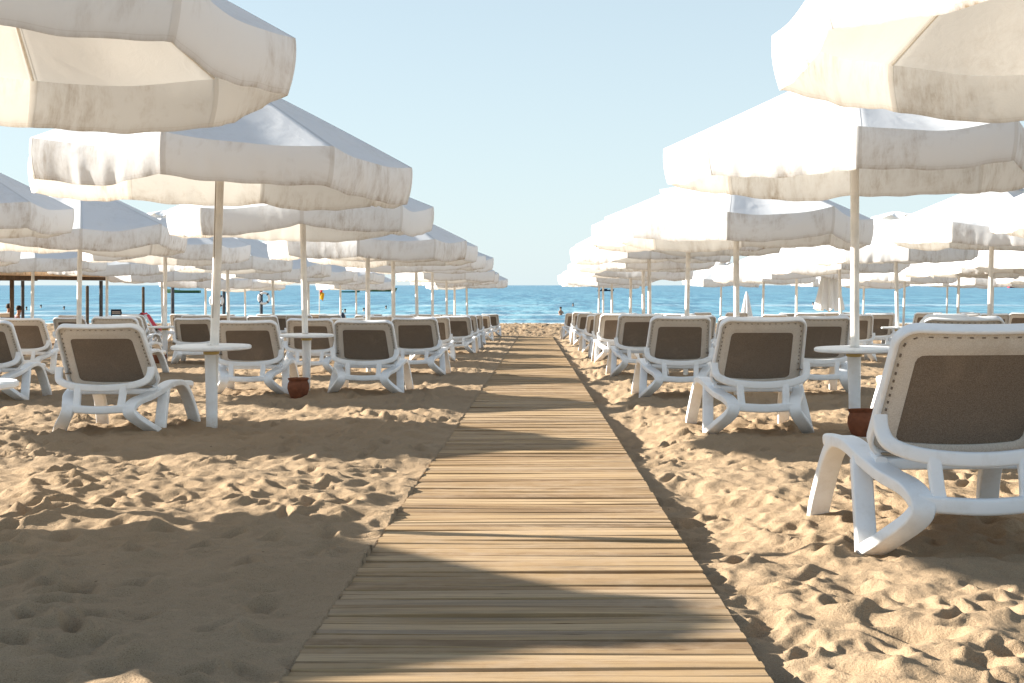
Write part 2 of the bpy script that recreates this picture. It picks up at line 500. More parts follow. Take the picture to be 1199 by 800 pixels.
def sand_z(x, y):
    x = np.asarray(x, float); y = np.asarray(y, float)
    z = plane_z(y)
    rel = sample(x, y)*np.clip(1.15 - y/90, .3, 1.0)
    calm = sstep(0, .25, np.minimum(np.abs(x-BW_L), np.abs(x-BW_R)))
    smooth_l = 1 - .2*sstep(-1.8, -.9, x)*(x < BW_L)*sstep(8.5, 6.5, y)
    z = z + rel*(.55 + .45*calm)*smooth_l
    dl = BW_L - x; dr = x - BW_R
    n = .012*np.sin(y*2.1)+.01*np.sin(y*5.3+1)
    # sand banked against the left edge, a trodden trough along the right edge
    left = .002 + .022*sstep(.02, .5, dl) + n*.5*sstep(.0, .3, dl)
    right = -(.075 + .03*np.sin(y*1.3))*(1-sstep(.12, .75, dr))*sstep(4.2, 6.5, y) - (.035+n)*(1-sstep(.05, .3, dr))*(1-sstep(4.2, 6.5, y))
    end = 1-sstep(51.2, 52.4, y)
    z = z + np.where(dl > 0, left, 0)*end + np.where(dr > 0, right, 0)*end
    under = (x > BW_L+.004) & (x <= BW_R) & (y < 51.6)
    z = np.where(under, np.minimum(z, plane_z(y)-.045), z)
    bump_ = sstep(51.5, 53, y)*(1-sstep(60, 64, y))
    z = z + bump_*(rel*1.2 + .5*sample(x*1.7+3.1, y*1.7))
    return z

yn = np.linspace(1/62.0, 1/2.6, 760)
ys = np.sort(np.concatenate([[-60, -20, -8, -3, 0, .8, 1.5, 2.0, 2.3], np.sort(1/yn), np.arange(63, 76, .8), np.arange(51.0, 58.2, .09), [80, 95, 130, 200, 400, 900, 14000]]))
s = np.linspace(-1, 1, 981)
s = s*(.55 + .45*s*s)
xs_fix = np.concatenate([[-12000, -800, -200, -90], np.zeros(981), [90, 200, 800, 12000]])
rows = len(ys); cols = len(xs_fix)
Xg = np.zeros((rows, cols)); Yg = np.repeat(ys[:, None], cols, 1)
for j, y in enumerate(ys):
    half = 3.5 + .78*min(max(y, 2.0), 75)
    Xg[j] = xs_fix
    Xg[j, 4:-4] = s*half
    # snap columns to the boardwalk edges so that the sand meets them cleanly
Zg = sand_z(Xg, Yg)
Zg[ys > 70] = plane_z(Yg[ys > 70])
Zg[:, :4] = plane_z(Yg[:, :4]); Zg[:, -4:] = plane_z(Yg[:, -4:])
Zg = np.maximum(Zg, -8)
def grid_obj(name, X, Y, Z, mat):
    r, c = X.shape
    me = bpy.data.meshes.new(name)
    idx = np.arange(r*c).reshape(r, c)
    q = np.stack([idx[:-1, :-1], idx[:-1, 1:], idx[1:, 1:], idx[1:, :-1]], -1).reshape(-1, 4)
    me.vertices.add(r*c); me.vertices.foreach_set('co', np.stack([X, Y, Z], -1).astype(np.float32).ravel())
    me.loops.add(q.size); me.loops.foreach_set('vertex_index', q.astype(np.int32).ravel())
    me.polygons.add(len(q)); me.polygons.foreach_set('loop_start', np.arange(0, q.size, 4, dtype=np.int32))
    me.polygons.foreach_set('use_smooth', np.ones(len(q), bool))
    me.update(calc_edges=True)
    me.materials.append(mat)
    o = bpy.data.objects.new(name, me); COL.objects.link(o)
    return o
ground = grid_obj('beach_sand', Xg, Yg, Zg, M['sand'])
tag(ground, kind='structure')

def gz(x, y): return float(sand_z(np.array([x]), np.array([y]))[0])
def base_z(x, y):
    xs = np.array([x-.15, x, x+.15, x, x]); yy = np.array([y, y, y, y-.15, y+.15])
    return float(np.mean(sand_z(xs, yy)))

SEA = -1.6
sx = np.array([-12000, -3000, -600, -150, 0, 150, 600, 3000, 12000.]); sy = np.array([60, 75, 100, 150, 300, 900, 3000, 14000.])
sea = grid_obj('sea', *np.meshgrid(sx, sy), np.full((len(sy), len(sx)), SEA), M['sea'])
tag(sea, kind='structure')

# ------------------------------------------------------------------ boardwalk
mb = MB()
y = 1.2; r = random.Random(3)
while y < 51.6:
    wd = r.choice([.06, .068, .075, .085, .095, .11]) + r.uniform(-.006, .006)
    gap = r.choice([.0004, .0006, .001, .001, .0015, .002, .003, .005, .009])
    nseg = 9 if y < 14 else 3
    x0, x1 = BW_L + r.uniform(-.004, .004), BW_R + r.uniform(-.003, .003)
    dz = r.uniform(-.004, .002); tilt = r.uniform(-.04, .04); rot = r.uniform(-.005, .005)
    ph, am = r.uniform(0, 6), r.uniform(.001, .005)
    prof = [(-.5, -.03), (-.5, -.004), (-.47, -.0008), (-.3, .0006), (0, .0), (.3, .0006), (.47, -.0008), (.5, -.004), (.5, -.03)]
    v = []; f = []
    for i in range(nseg+1):
        t = i/nseg; x = x0 + (x1-x0)*t
        ym = y + wd/2 + rot*(x) + .004*math.sin(ph + x*3)
        wob = 1 + .05*math.sin(ph*2 + x*5)
        for a, b in prof:
            yy = ym + a*wd*wob
            v.append((x, yy, -SLOPE*yy + b + dz + tilt*a*wd + am*math.sin(ph+x*2.2)))
    m_ = len(prof)
    for i in range(nseg):
        for k in range(m_-1):
            f.append((i*m_+k, (i+1)*m_+k, (i+1)*m_+k+1, i*m_+k+1))
    f.append(tuple(range(m_))); f.append(tuple(nseg*m_+k for k in reversed(range(m_))))
    mb.add(v, f)
    y += wd + gap
bw = mb.build('boardwalk', M['wood'])
tag(bw, kind='structure')

# ------------------------------------------------------------------ sun lounger
def lounger_proto(TY=-.235, TZ=.945, deck=0.0):
    root = empty('sun_lounger', (0, 0, 0))
    prof = rrect(.098, .054, .009)
    for sx_ in (-1, 1):
        m = MB(); X = .382*sx_
        pts = [(.06, -.05), (.03, .015), (-.06, .085), (-.15, .175), (-.165, .235), (-.10, .295), (.04, .335), (.22, .382), (.36, .415), (.50, .425), (.62, .412), (.74, .345), (.84, .22), (.92, .06), (.95, -.06)]
        xs_ = (.415, .41, .355, .275, .248, .272, .328, .362, .375, .38, .382, .385, .395, .412, .418)
        path = catmull([(sx_*xo, y_, z) for xo, (y_, z) in zip(xs_, pts)], 7)
        m.sweep(path, prof, side=(1, 0, 0))
        path = catmull([(.418*sx_, .055, -.05), (.414*sx_, .07, .03), (.398*sx_, .16, .20), (.378*sx_, .27, .375)], 6)
        m.sweep(path, rrect(.088, .052, .009), side=(1, 0, 0))
        m.build('leg_frame', M['plastic'], root)
    # deck
    m = MB()
    for sx_ in (-1, 1):
        path = catmull([(sx_*.335, .10, .375), (sx_*.335, .5, .405), (sx_*.335, .8+deck, .40), (sx_*.33, 1.05+deck, .385), (sx_*.31, 1.12+deck, .36)], 6)
        m.sweep(path, rrect(.05, .055, .015), side=(1, 0, 0))
    m.sweep(catmull([(-.32, 1.11+deck, .36), (-.2, 1.14+deck, .355), (.2, 1.14+deck, .355), (.32, 1.11+deck, .36)], 6), rrect(.055, .055, .015), side=(0, 0, 1))
    m.sweep([(-.33, .13, .37), (.33, .13, .37)], rrect(.05, .05, .012), side=(0, 0, 1))
    for yy in (.45, .8):
        m.sweep([(-.33, yy, .375), (.33, yy, .375)], rrect(.035, .04, .01), side=(0, 0, 1))
    m.build('seat_frame', M['plastic'], root)
    m = MB()
    v = []; f = []
    for layer in (0, -.008):
        for i in range(9):
            for j in range(7):
                u = -.325 + .65*j/6; yy = .12 + (1.0+deck)*i/8
                v.append((u, yy, .417 - .012*(1-(u/.325)**2) + layer - .05*max(0, (i-6)/2)**2))
    for i in range(8):
        for j in range(6):
            a = i*7+j
            f.append((a, a+1, a+8, a+7)); f.append((63+a, 63+a+7, 63+a+8, 63+a+1))
    for i in range(8):
        for j in (0, 6):
            a = i*7+j; f.append((a, a+7, 63+a+7, 63+a))
    for j in range(6):
        for i in (0, 8):
            a = i*7+j; f.append((a, a+1, 63+a+1, 63+a))
    m.add(v, f)
    m.build('seat', M['seatfab'], root)
    # backrest, built in its own leaning plane
    B = Vector((0, .135, .385)); T = Vector((0, TY, TZ)); up = (T-B); H = up.length; up.normalize()
    nr = Vector((0, -up.z, up.y))           # towards the rear
    def P(u, v_, d): return B + Vector((u, 0, 0)) + up*v_ + nr*(d - .05*(u/.37)**2)
    def loop(hb, ht, v0, v1, rad, n=9, arch=.0):
        pts = []
        for (sgx, top) in ((1, 0), (1, 1), (-1, 1), (-1, 0)):
            for k in range(n):
                t = k/(n-1)*PI/2
                hw = ht if top else hb
                cx = sgx*(hw-rad); cy = (v1-rad) if top else (v0+rad)
                a = {(1,0): -PI/2, (1,1): 0, (-1,1): PI/2, (-1,0): PI}[(sgx, top)] + t
                pts.append((cx+rad*math.cos(a), cy+rad*math.sin(a)))
        out = []
        # resample evenly between the corner arcs and bow the top edge
        m_ = len(pts)
        for i in range(m_):
            a, b = Vector((*pts[i], 0)), Vector((*pts[(i+1) % m_], 0))
            seg = 6 if (b-a).length > .06 else 1
            for k in range(seg):
                p = a.lerp(b, k/seg)
                out.append((p.x, p.y + (arch*(1-(p.x/ht)**2) if p.y > (v0+v1)/2 else 0)))
        return out
    hb, ht = .374, .345
    lo = loop(hb, ht, .0, H-.015, .085, arch=.015)
    m = MB()
    m.sweep([P(u, v_, 0) for u, v_ in lo], rrect(.056, .021, .009), side=[nr]*len(lo), closed=True)
    rim = m.build('back_frame', M['plastic'], root)
    def ring(la, lb, d0, d1, th):
        n = len(la); v = []; f = []
        K = 5
        for side_ in (0, 1):
            for k in range(K):
                t = k/(K-1)
                for (a, b) in zip(la, lb):
                    u = a[0]*(1-t) + b[0]*t; vv = a[1]*(1-t) + b[1]*t
                    dd = d0 + (d1-d0)*t + .012*math.sin(PI*t)
                    v.append(P(u, vv, dd - side_*th))
        for side_ in (0, 1):
            o = side_*K*n
            for k in range(K-1):
                for i in range(n):
                    j = (i+1) % n
                    f.append((o+k*n+i, o+k*n+j, o+(k+1)*n+j, o+(k+1)*n+i))
        for k in (0, K-1):
            for i in range(n):
                j = (i+1) % n
                f.append((k*n+i, k*n+j, K*n+k*n+j, K*n+k*n+i))
        return v, f
    li = []
    l_in = loop(.272, .254, .075, H-.145, .035, arch=.016)
    # same number of points for both loops
    lo2 = loop(hb-.008, ht-.008, .008, H-.023, .08, arch=.015)
    def resample(lp, n=72):
        P2 = [Vector((a, b, 0)) for a, b in lp]
        c = sum(P2, Vector())/len(P2)
        out = []
        for k in range(n):
            a = 2*PI*k/n
            dr = Vector((math.cos(a), math.sin(a)*.85, 0))
            best = None
            for i in range(len(P2)):
                p, q = P2[i]-c, P2[(i+1) % len(P2)]-c
                e = q-p
                den = dr.x*e.y - dr.y*e.x
                if abs(den) < 1e-9: continue
                t = (p.x*e.y - p.y*e.x)/den; w_ = (p.x*dr.y - p.y*dr.x)/den
                if t > 0 and -1e-6 <= w_ <= 1+1e-6: best = t if best is None else max(best, t)
            out.append(((c+dr*best).x, (c+dr*best).y))
        return out
    A, Bl = resample(lo2, 96), resample(l_in, 96)
    mbord = MB(); mbord.add(*ring(A, Bl, -.012, -.004, .012)); nbord = len(mbord.f)
    border = None
    m = MB()
    n = len(Bl); cx, cy = sum(p[0] for p in Bl)/n, sum(p[1] for p in Bl)/n
    v = []; f = []; K = 4
    for k in range(K):
        t = k/K
        for a in Bl:
            u, vv = a[0]*(1-t)+cx*t, a[1]*(1-t)+cy*t
            v.append(P(u*1.01, vv, -.009 - .012*math.sin(PI/2*t)))
    v.append(P(cx, cy, -.021))
    for k in range(K-1):
        for i in range(n):
            j = (i+1) % n; f.append((k*n+i, k*n+j, (k+1)*n+j, (k+1)*n+i))
    for i in range(n): f.append(((K-1)*n+i, (K-1)*n+(i+1) % n, K*n))
    m.add(v, f)
    mpan = m
    # lacing slots down both sides and along the top of the border
    m = mbord
    nA = len(A)
    for i in range(0, nA, 2):
        a, b = A[i], Bl[i]
        t = .27
        u, vv = a[0]*(1-t)+b[0]*t, a[1]*(1-t)+b[1]*t
        if vv < .17: continue
        a2, b2 = A[(i+1) % nA], Bl[(i+1) % nA]
        u2, v2 = a2[0]*(1-t)+b2[0]*t, a2[1]*(1-t)+b2[1]*t
        tall = abs(v2-vv) > abs(u2-u)
        p, q = P(u, vv, .0035), P(u + (u2-u)*.6, vv + (v2-vv)*.6, .0035)
        w_ = .0035 if tall else .0016
        sd = (q-p).normalized().cross(nr)*w_
        m.add([p-sd, q-sd, q+sd, p+sd, p-sd-nr*.02, q-sd-nr*.02, q+sd-nr*.02, p+sd-nr*.02], [(0,1,2,3),(4,7,6,5),(0,4,5,1),(1,5,6,2),(2,6,7,3),(3,7,4,0)])
    for sx_ in (-1, 1):
        c = P(sx_*.352, .15, .004); m.box(c, (.04, .05, .012))
    border = m.build('back_border', M['border'], root)
    border.data.materials.append(M['dark'])
    for p_ in border.data.polygons:
        if p_.index >= nbord: p_.material_index = 1
    mpan.build('mesh_panel', M['panel'], border)
    # support brace
    m = MB()
    path = catmull([(-.378, -.03, .59), (-.376, -.05, .53), (-.35, -.085, .475), (-.25, -.112, .437), (-.12, -.125, .42), (0, -.128, .415), (.12, -.125, .42), (.25, -.112, .437), (.35, -.085, .475), (.376, -.05, .53), (.378, -.03, .59)], 5)
    m.sweep(path, rrect(.038, .062, .013), side=(0, 1, 0))
    path = catmull([(-.262, -.15, .25), (-.22, -.162, .243), (-.12, -.178, .236), (0, -.182, .231), (.12, -.178, .236), (.22, -.162, .243), (.262, -.15, .25)], 5)
    m.sweep(path, rrect(.045, .068, .015), side=(0, 1, 0))
    for sx_ in (-1, 1):
        m.sweep(catmull([(sx_*.185, -.120, .428), (sx_*.182, -.15, .31), (sx_*.175, -.17, .238)], 5), rrect(.036, .058, .012), side=(0, 1, 0))
    m.build('back_brace', M['plastic'], root)
    return root

LV = [lounger_proto(), lounger_proto(-.285, .915), lounger_proto(-.195, .965)]
first_lounger = [True]*3
def lounger(x, y, label, rz=None, group='white sun loungers with brown backs', var=None):
    k = random.choice([0, 0, 1, 2]) if var is None else var
    o = LV[k] if first_lounger[k] else copy_tree(LV[k])
    first_lounger[k] = False
    o.location = (x, y, base_z(x, y)*.6 + plane_z(y)*.4 - .012)
    o.rotation_euler = (-SLOPE, random.uniform(-.008, .008), random.uniform(-.09, .09) if rz is None else rz)
    tag(o, label, 'sun lounger', group)
    return o

# ------------------------------------------------------------------ parasol
R_OCT, DROP = 1.60, .30
def parasol_meshes(seed, loose=()):
    r = random.Random(seed)
    zr, rise = 2.25, .72
    ph = [[r.uniform(0, 6.28) for _ in range(8)] for _ in range(8)]
    sag = [r.uniform(.025, .07) for _ in range(8)]
    droop = [r.uniform(-.07, .06) for _ in range(8)]      # rib tips hang a little differently
    SEG, RAD = 16, 14
    def rimpt(k, f):
        a0, a1 = 2*PI*k/8, 2*PI*(k+1)/8
        p = Vector((math.cos(a0), math.sin(a0), 0)).lerp(Vector((math.cos(a1), math.sin(a1), 0)), f)
        p *= R_OCT*(1 - .022*math.sin(PI*f))
        d = droop[k]*(1-f) + droop[(k+1) % 8]*f
        return p, d
    def surf(k, f, t):                  # t 0 apex .. 1 rim
        p, d = rimpt(k, f)
        q = p*t
        z = zr + rise*(1-t) + d*t**2 - sag[k]*math.sin(PI*f)*math.sin(PI*min(1, t*1.0)*.5)*(.35+.65*t)*t
        z += .006*t*math.sin(PI*f)*math.sin(ph[k][0]+9*f+4*t) + .005*t*math.sin(PI*f)*math.sin(ph[k][1]+t*15-6*f)
        # creases running in from the rib tips
        z += .010*math.exp(-((t-.86-.10*f)/.05)**2)*math.sin(PI*f) if r_crease[k] else 0
        q.z = z
        return q
    r_crease = [r.random() < .4 for _ in range(8)]
    T0 = .18
    m = MB(); v = []; f = []; uv = []
    for k in range(8):
        for j in range(SEG):
            for i in range(RAD+1):
                v.append(surf(k, j/SEG, T0 + (1-T0)*i/RAD)); uv.append((abs(2*j/SEG-1), i/RAD*.8))
    n = RAD+1; tot = 8*SEG
    for c in range(tot):
        d = (c+1) % tot
        for i in range(RAD): f.append((c*n+i, d*n+i, d*n+i+1, c*n+i+1))
    m.add(v, f)
    can = m
    # valance
    m = MB(); v = []; f = []; uvs = []
    VN = 12
    for k in range(8):
        fl = 1.0 if k in loose else .25
        pw = [(r.uniform(.5, 1)*.0045, r.uniform(45, 70)), (r.uniform(.4, 1)*.009, r.uniform(20, 32)), (r.uniform(.5, 1)*.006, r.uniform(5, 9))]
        bow = r.uniform(-.008, .008)
        for j in range(SEG*2):
            ff = j/(SEG*2)
            p, d = rimpt(k, ff)
            top = surf(k, ff, 1.0)
            out = Vector((p.x, p.y, 0)).normalized()
            win = math.sin(PI*ff)
            hem = DROP*(1 + .02*math.sin(ph[k][2]+5*ff) - .04*win + .012*math.sin(ph[k][4]+23*ff))
            for i in range(VN+1):
                t = i/VN
                wv = sum(a*math.sin(ph[k][3+q]+w_*ff + 2.2*t*math.sin(ph[k][6]+5*ff) + .8*math.sin(ph[k][7]+11*ff)) for q, (a, w_) in enumerate(pw))*fl
                off = t*(wv*1.4*win**.5 + bow*win) - .035*t*t + .006*math.sin(PI*t)
                # rounded turn at the rim rather than a knife edge
                turn = .004*(1-math.exp(-t*9))
                v.append(top + out*(off + turn) - Vector((0, 0, hem*t)))
                uvs.append((abs(2*ff-1), t))
    n = VN+1; tot = 8*SEG*2
    for c in range(tot):
        d = (c+1) % tot
        for i in range(VN): f.append((c*n+i, d*n+i, d*n+i+1, c*n+i+1))
    m.add(v, f)
    val, valuv = m, uvs
    # vent cap: eight lifted flaps with open arches between the seams
    m = MB(); v = []; f = []
    rc, z0 = R_OCT*.30, zr + rise*(1-.30) + .035
    CS, CR = 10, 7
    for k in range(8):
        for j in range(CS):
            ff = j/CS; a0, a1 = 2*PI*k/8, 2*PI*(k+1)/8
            p = Vector((math.cos(a0), math.sin(a0), 0)).lerp(Vector((math.cos(a1), math.sin(a1), 0)), ff)
            for i in range(CR+1):
                t = i/CR
                z = z0 + .15*(1-t**1.6) + t**3*(.055*math.sin(PI*ff)) + .012*t*math.sin(ph[k][5]+12*ff)
                q = p*rc*t*(1+.06*math.sin(PI*ff)*t); q.z = z
                v.append(q)
    n = CR+1; tot = 8*CS
    for c in range(tot):
        d = (c+1) % tot
        for i in range(CR): f.append((c*n+i, d*n+i, d*n+i+1, c*n+i+1))
    m.add(v, f)
    cap = m
    ribs = []
    for k in range(8):
        a = 2*PI*k/8
        tip = surf(k, 0, .985); mid = surf(k, 0, .5)
        rb = MB(); d3 = Vector((0, 0, .022))
        rb.sweep([surf(k, 0, .05)-d3*.7, mid-d3*.7, tip-d3*.7], rrect(.015, .018, .005, 2), side=(-math.sin(a), math.cos(a), 0))
        st = MB()
        st.sweep([surf(k, 0, .52)-d3*1.6, Vector((.05*math.cos(a), .05*math.sin(a), 2.16))], rrect(.012, .014, .004, 2), side=(-math.sin(a), math.cos(a), 0))
        ribs.append((rb, st))
    return can, uv, val, valuv, cap, ribs

def build_parasol(seed, loose=(), cord=False):
    root = empty('beach_parasol', (0, 0, 0))
    can, cuv, val, uvs, cap, ribs = parasol_meshes(seed, loose)
    m = MB(); m.tube((0, 0, -.5), (0, 0, 2.93), .039, .034, 14)
    pole = m.build('pole', M['pole'], root)
    c = can.build('canopy', M['canvas'], root, sharp=60)
    cap.build('vent_flap', M['cap'], c, sharp=60)
    vo = val.build('valance', M['valance'], c, sharp=60)
    for ob, uu in ((vo, uvs), (c, cuv)):
        me = ob.data
        l = me.uv_layers.new(name='UVMap')
        vi = np.zeros(len(me.loops), np.int32); me.loops.foreach_get('vertex_index', vi)
        l.data.foreach_set('uv', np.array(uu, np.float32)[vi].ravel())
    m = MB(); m.lathe([(.0, 2.12), (.055, 2.12), (.06, 2.14), (.06, 2.19), (.05, 2.21), (.0, 2.21)], 14)
    m.build('hub', M['rib'], root)
    for rb, st in ribs:
        o = rb.build('rib', M['rib'], root); st.build('strut', M['rib'], o)
    if cord:
        m = MB(); m.tube((-.055, -.03, 2.16), (-.05, -.045, .9), .004, .004, 6, 4)
        m.build('cord', M['cord'], root)
    return root

VARIANTS = [build_parasol(21, (3, 4)), build_parasol(22, (4, 5, 6), True), build_parasol(23, (2, 3)), build_parasol(24, (5,)), build_parasol(25, (3, 4, 5))]
used = [False]*len(VARIANTS)
def parasol(x, y, label, var=None, rz=None, dz=0.0, tilt=(None, None), group='white beach parasols in rows'):
    k = random.randrange(len(VARIANTS)) if var is None else var
    o = VARIANTS[k] if not used[k] else copy_tree(VARIANTS[k])
    used[k] = True
    o.location = (x, y, base_z(x, y) + dz + (random.uniform(-.09, .07) if dz == 0 else 0))
    o.rotation_euler = (random.uniform(-.03, .03) if tilt[0] is None else tilt[0], random.uniform(-.03, .03) if tilt[1] is None else tilt[1],
                        random.uniform(0, PI/4) if rz is None else rz)
    tag(o, label, 'parasol', group)
    return o

ORD = ['first', 'second', 'third', 'fourth', 'fifth', 'sixth', 'seventh', 'eighth', 'ninth', 'tenth', 'eleventh']
R_ = math.radians
G_ROW = {'l1': 'first row left of the boardwalk', 'l2': 'second row left of the boardwalk', 'l3': 'third row left of the boardwalk',
         'r1': 'first row right of the boardwalk', 'r2': 'second row right of the boardwalk', 'r3': 'third row right of the boardwalk', 'r4': 'fourth row right of the boardwalk'}
# (x, y, kwargs)
ROWS = {
 'l1': [(-2.85, 6.2, dict(var=0, rz=R_(10), dz=.19, tilt=(-.045, .025))), (-2.71, 10.7, dict(var=1, rz=R_(22.5+23-1), dz=.02, tilt=(.035, .015))), (-2.80, 15.6, dict(var=2, rz=R_(10), dz=-.06)),
        (-2.71, 20.7, {}), (-2.67, 24.0, {}), (-2.70, 29.2, {}), (-2.72, 33.6, {}), (-2.72, 39.1, {}), (-2.74, 43.2, {}), (-2.65, 49.6, {})],
 'r1': [(2.80, 6.2, dict(var=3, rz=R_(22), dz=.33, tilt=(-.06, .0))), (2.66, 10.7, dict(var=4, rz=R_(-13), dz=.12, tilt=(0, .0))), (2.41, 15.4, dict(var=2, rz=R_(33), dz=-.15)), (2.33, 20.0, {}),
        (2.20, 24.8, {}), (2.35, 28.0, {}), (2.35, 32.2, {}), (2.35, 39.6, {}), (2.35, 44.9, {}), (2.40, 49.5, {})],
 'l2': [(-7.2, 15.2, dict(rz=R_(20))), (-7.08, 19.8, dict(var=3, rz=R_(20))), (-7.1, 24.5, dict(dz=-.03)), (-7.1, 29.6, {}), (-7.1, 34.7, {}), (-7.1, 40.0, {}), (-7.1, 46.5, {}), (-7.1, 50.7, {})],
 'l3': [(-11.5, 24.4, {}), (-11.5, 29.2, {}), (-11.5, 34.3, {}), (-11.5, 39.5, {}), (-11.5, 44.6, {}), (-11.5, 50.7, {})],
 'r2': [(7.1, 15.2, {}), (6.98, 19.8, dict(var=4, rz=R_(5), dz=.05)), (7.2, 25.5, dict(dz=.05)), (7.1, 29.8, {}), (7.1, 35.0, {}), (7.1, 40.3, {}), (7.15, 49.8, {})],
 'r3': [(11.5, 29.8, {}), (11.45, 32.2, {}), (11.5, 35.0, {}), (11.5, 40.2, {}), (11.5, 45.2, {}), (11.5, 50.2, {})],
 'r4': [(16.0, 40.0, {}), (16.0, 45.0, {}), (16.0, 50.0, {})],
}
SPECIAL = {('l1', 0): 'nearest white parasol at top left, its stained canopy cut off by the frame',
           ('l1', 1): 'white parasol over the round table left of the boardwalk, beside the leftmost near lounger',
           ('r1', 0): 'nearest white parasol at top right, sunlit canopy cut off by the frame',
           ('r1', 1): 'white parasol with a cord hanging beside its pole, over the right-hand round table',
           ('l2', 0): 'white parasol whose canopy tip shows at the left frame edge under the top left one',
           ('l2', 1): 'white parasol with its whole roof and vent flaps showing at far left'}
for row, lst in ROWS.items():
    for i, (x, y, kw) in enumerate(lst):
        lab = SPECIAL.get((row, i), f'white beach parasol, {ORD[i]} back in the {G_ROW[row]}')
        parasol(x, y, lab, **kw)
# three more stand just outside the frame; only their shade on the sand is seen
for x, y, lab in ((-7.37, 5.65, 'white parasol outside the frame whose shade crosses the nearest boards'), (-7.45, 11.1, 'white parasol outside the frame whose shade crosses the boards near the left table'),
                  (-11.5, 15.2, 'white parasol outside the frame whose shade lies by the leftmost lounger'), (-11.5, 19.9, 'white parasol outside the frame whose shade lies behind the leftmost near lounger')):
    o = parasol(x, y, lab, rz=R_(22), tilt=(0, 0))
    if y < 6: o.scale = (.8, .8, 1.0)                     # the nearest one is a narrower parasol

# ------------------------------------------------------------------ loungers beside their parasols
SKIP = {('l1', 0, -1), ('l1', 0, 1), ('l1', 1, 1), ('r1', 0, 1), ('r1', 0, -1)}
FIX = {('l1', 0, -1): (-3.44, 5.9, .0), ('l1', 1, -1): (-3.47, 10.35, -.06), ('l1', 2, -1): (-3.36, 15.0, .03), ('l1', 2, 1): (-2.04, 15.25, -.03),
       ('l1', 3, -1): (-3.45, 19.6, .02), ('l1', 3, 1): (-1.86, 19.75, -.02), ('l1', 4, 1): (-2.08, 25.6, None), ('l1', 5, 1): (-1.88, 30.0, None), ('l1', 9, 1): (-1.85, 50.8, None),
       ('r1', 1, -1): (1.83, 10.5, .04), ('r1', 1, 1): (3.52, 10.75, .03), ('r1', 2, -1): (1.66, 14.95, .02), ('r1', 2, 1): (3.42, 15.5, .03), ('r1', 3, -1): (1.62, 20.0, .02),
       ('r1', 4, -1): (1.62, 25.6, .02), ('r1', 9, -1): (1.45, 48.6, None), ('l2', 0, 1): (-6.10, 14.15, .09), ('l2', 0, -1): None, ('l2', 1, -1): (-8.0, 20.0, None)}
LAB = {('l1', 0, -1): 'white lounger whose foot end pokes in at the left frame edge', ('l1', 1, -1): 'large brown-backed lounger left of the pole with the round table, nearest on the left',
       ('r1', 1, -1): 'brown-backed lounger left of the right-hand pole with table, second nearest on the right',
       ('l2', 0, 1): 'lounger at the left frame edge seen from the side, arched white legs showing',
       ('l1', 2, 1): 'brown-backed lounger nearest to the boardwalk on its left, beside the clay pot',
       ('l1', 2, -1): 'brown-backed lounger partly behind the left round table, facing the sea'}
lounger(1.80, 5.32, 'nearest brown-backed lounger, large at the right frame edge', .015, var=0)
for row, lst in ROWS.items():
    for i, (x, y, kw) in enumerate(lst):
        for sd in (-1, 1):
            key = (row, i, sd)
            if key in SKIP or (key in FIX and FIX[key] is None): continue
            fx = FIX.get(key)
            px, py, rz = fx if fx else (x + sd*random.uniform(.72, .88), y - .25 + random.uniform(-.35, .35), None)
            if row == 'r1' and fx is None and sd < 0: px = x - .74
            if not -30 < 628 + 1500*px/(py+.5) < 1230 and key != ('l1', 0, -1): continue      # wholly outside the frame
            lab = LAB.get(key, f'brown-backed lounger {"left" if sd < 0 else "right"} of the {ORD[i]} parasol, {G_ROW[row]}')
            lounger(px, py, lab, rz, var=0 if fx else None).scale = (1, 1, .93 if row[0] == 'l' else 1.0)

# ------------------------------------------------------------------ round tables on the poles
def table_proto():
    root = empty('round_table', (0, 0, 0))
    m = MB(); m.lathe([(.045, .655), (.30, .655), (.320, .658), (.328, .666), (.328, .682), (.32, .69), (.045, .692)], 40)
    m.build('table_top', M['plastic'], root)
    m = MB(); m.lathe([(.047, -.3), (.047, .02), (.049, .3), (.056, .62), (.058, .635), (.045, .643)], 18)
    m.build('sleeve', M['plastic'], root)
    m = MB(); m.lathe([(.052, .612), (.066, .618), (.066, .638), (.055, .644)], 18)
    m.build('collar', M['brass'], root)
    return root
T0 = table_proto(); ft = True
for (row, i, lab) in (('l1', 0, 'white table whose rim just pokes in at the left frame edge'), ('l1', 1, 'round white table on the nearest full parasol pole on the left'), ('l1', 2, 'round white table on the pole behind the standing clay pot'),
                      ('r1', 1, 'round white table on the corded pole between the two nearest right loungers'), ('l2', 2, 'round white table crowded among loungers, beyond the left near lounger'),
                      ('l3', 1, 'small round white table on the pole near the two seated people'), ('r2', 2, 'distant round white table just above the nearest right lounger back')):
    x, y, _ = ROWS[row][i]
    o = T0 if ft else copy_tree(T0); ft = False
    o.location = (x, y, base_z(x, y) - (.08 if y < 8 else .0)); o.rotation_euler = (random.uniform(-.012, .012), random.uniform(-.02, .02), random.uniform(0, 6))
    tag(o, lab, 'table', 'round white tables on parasol poles')

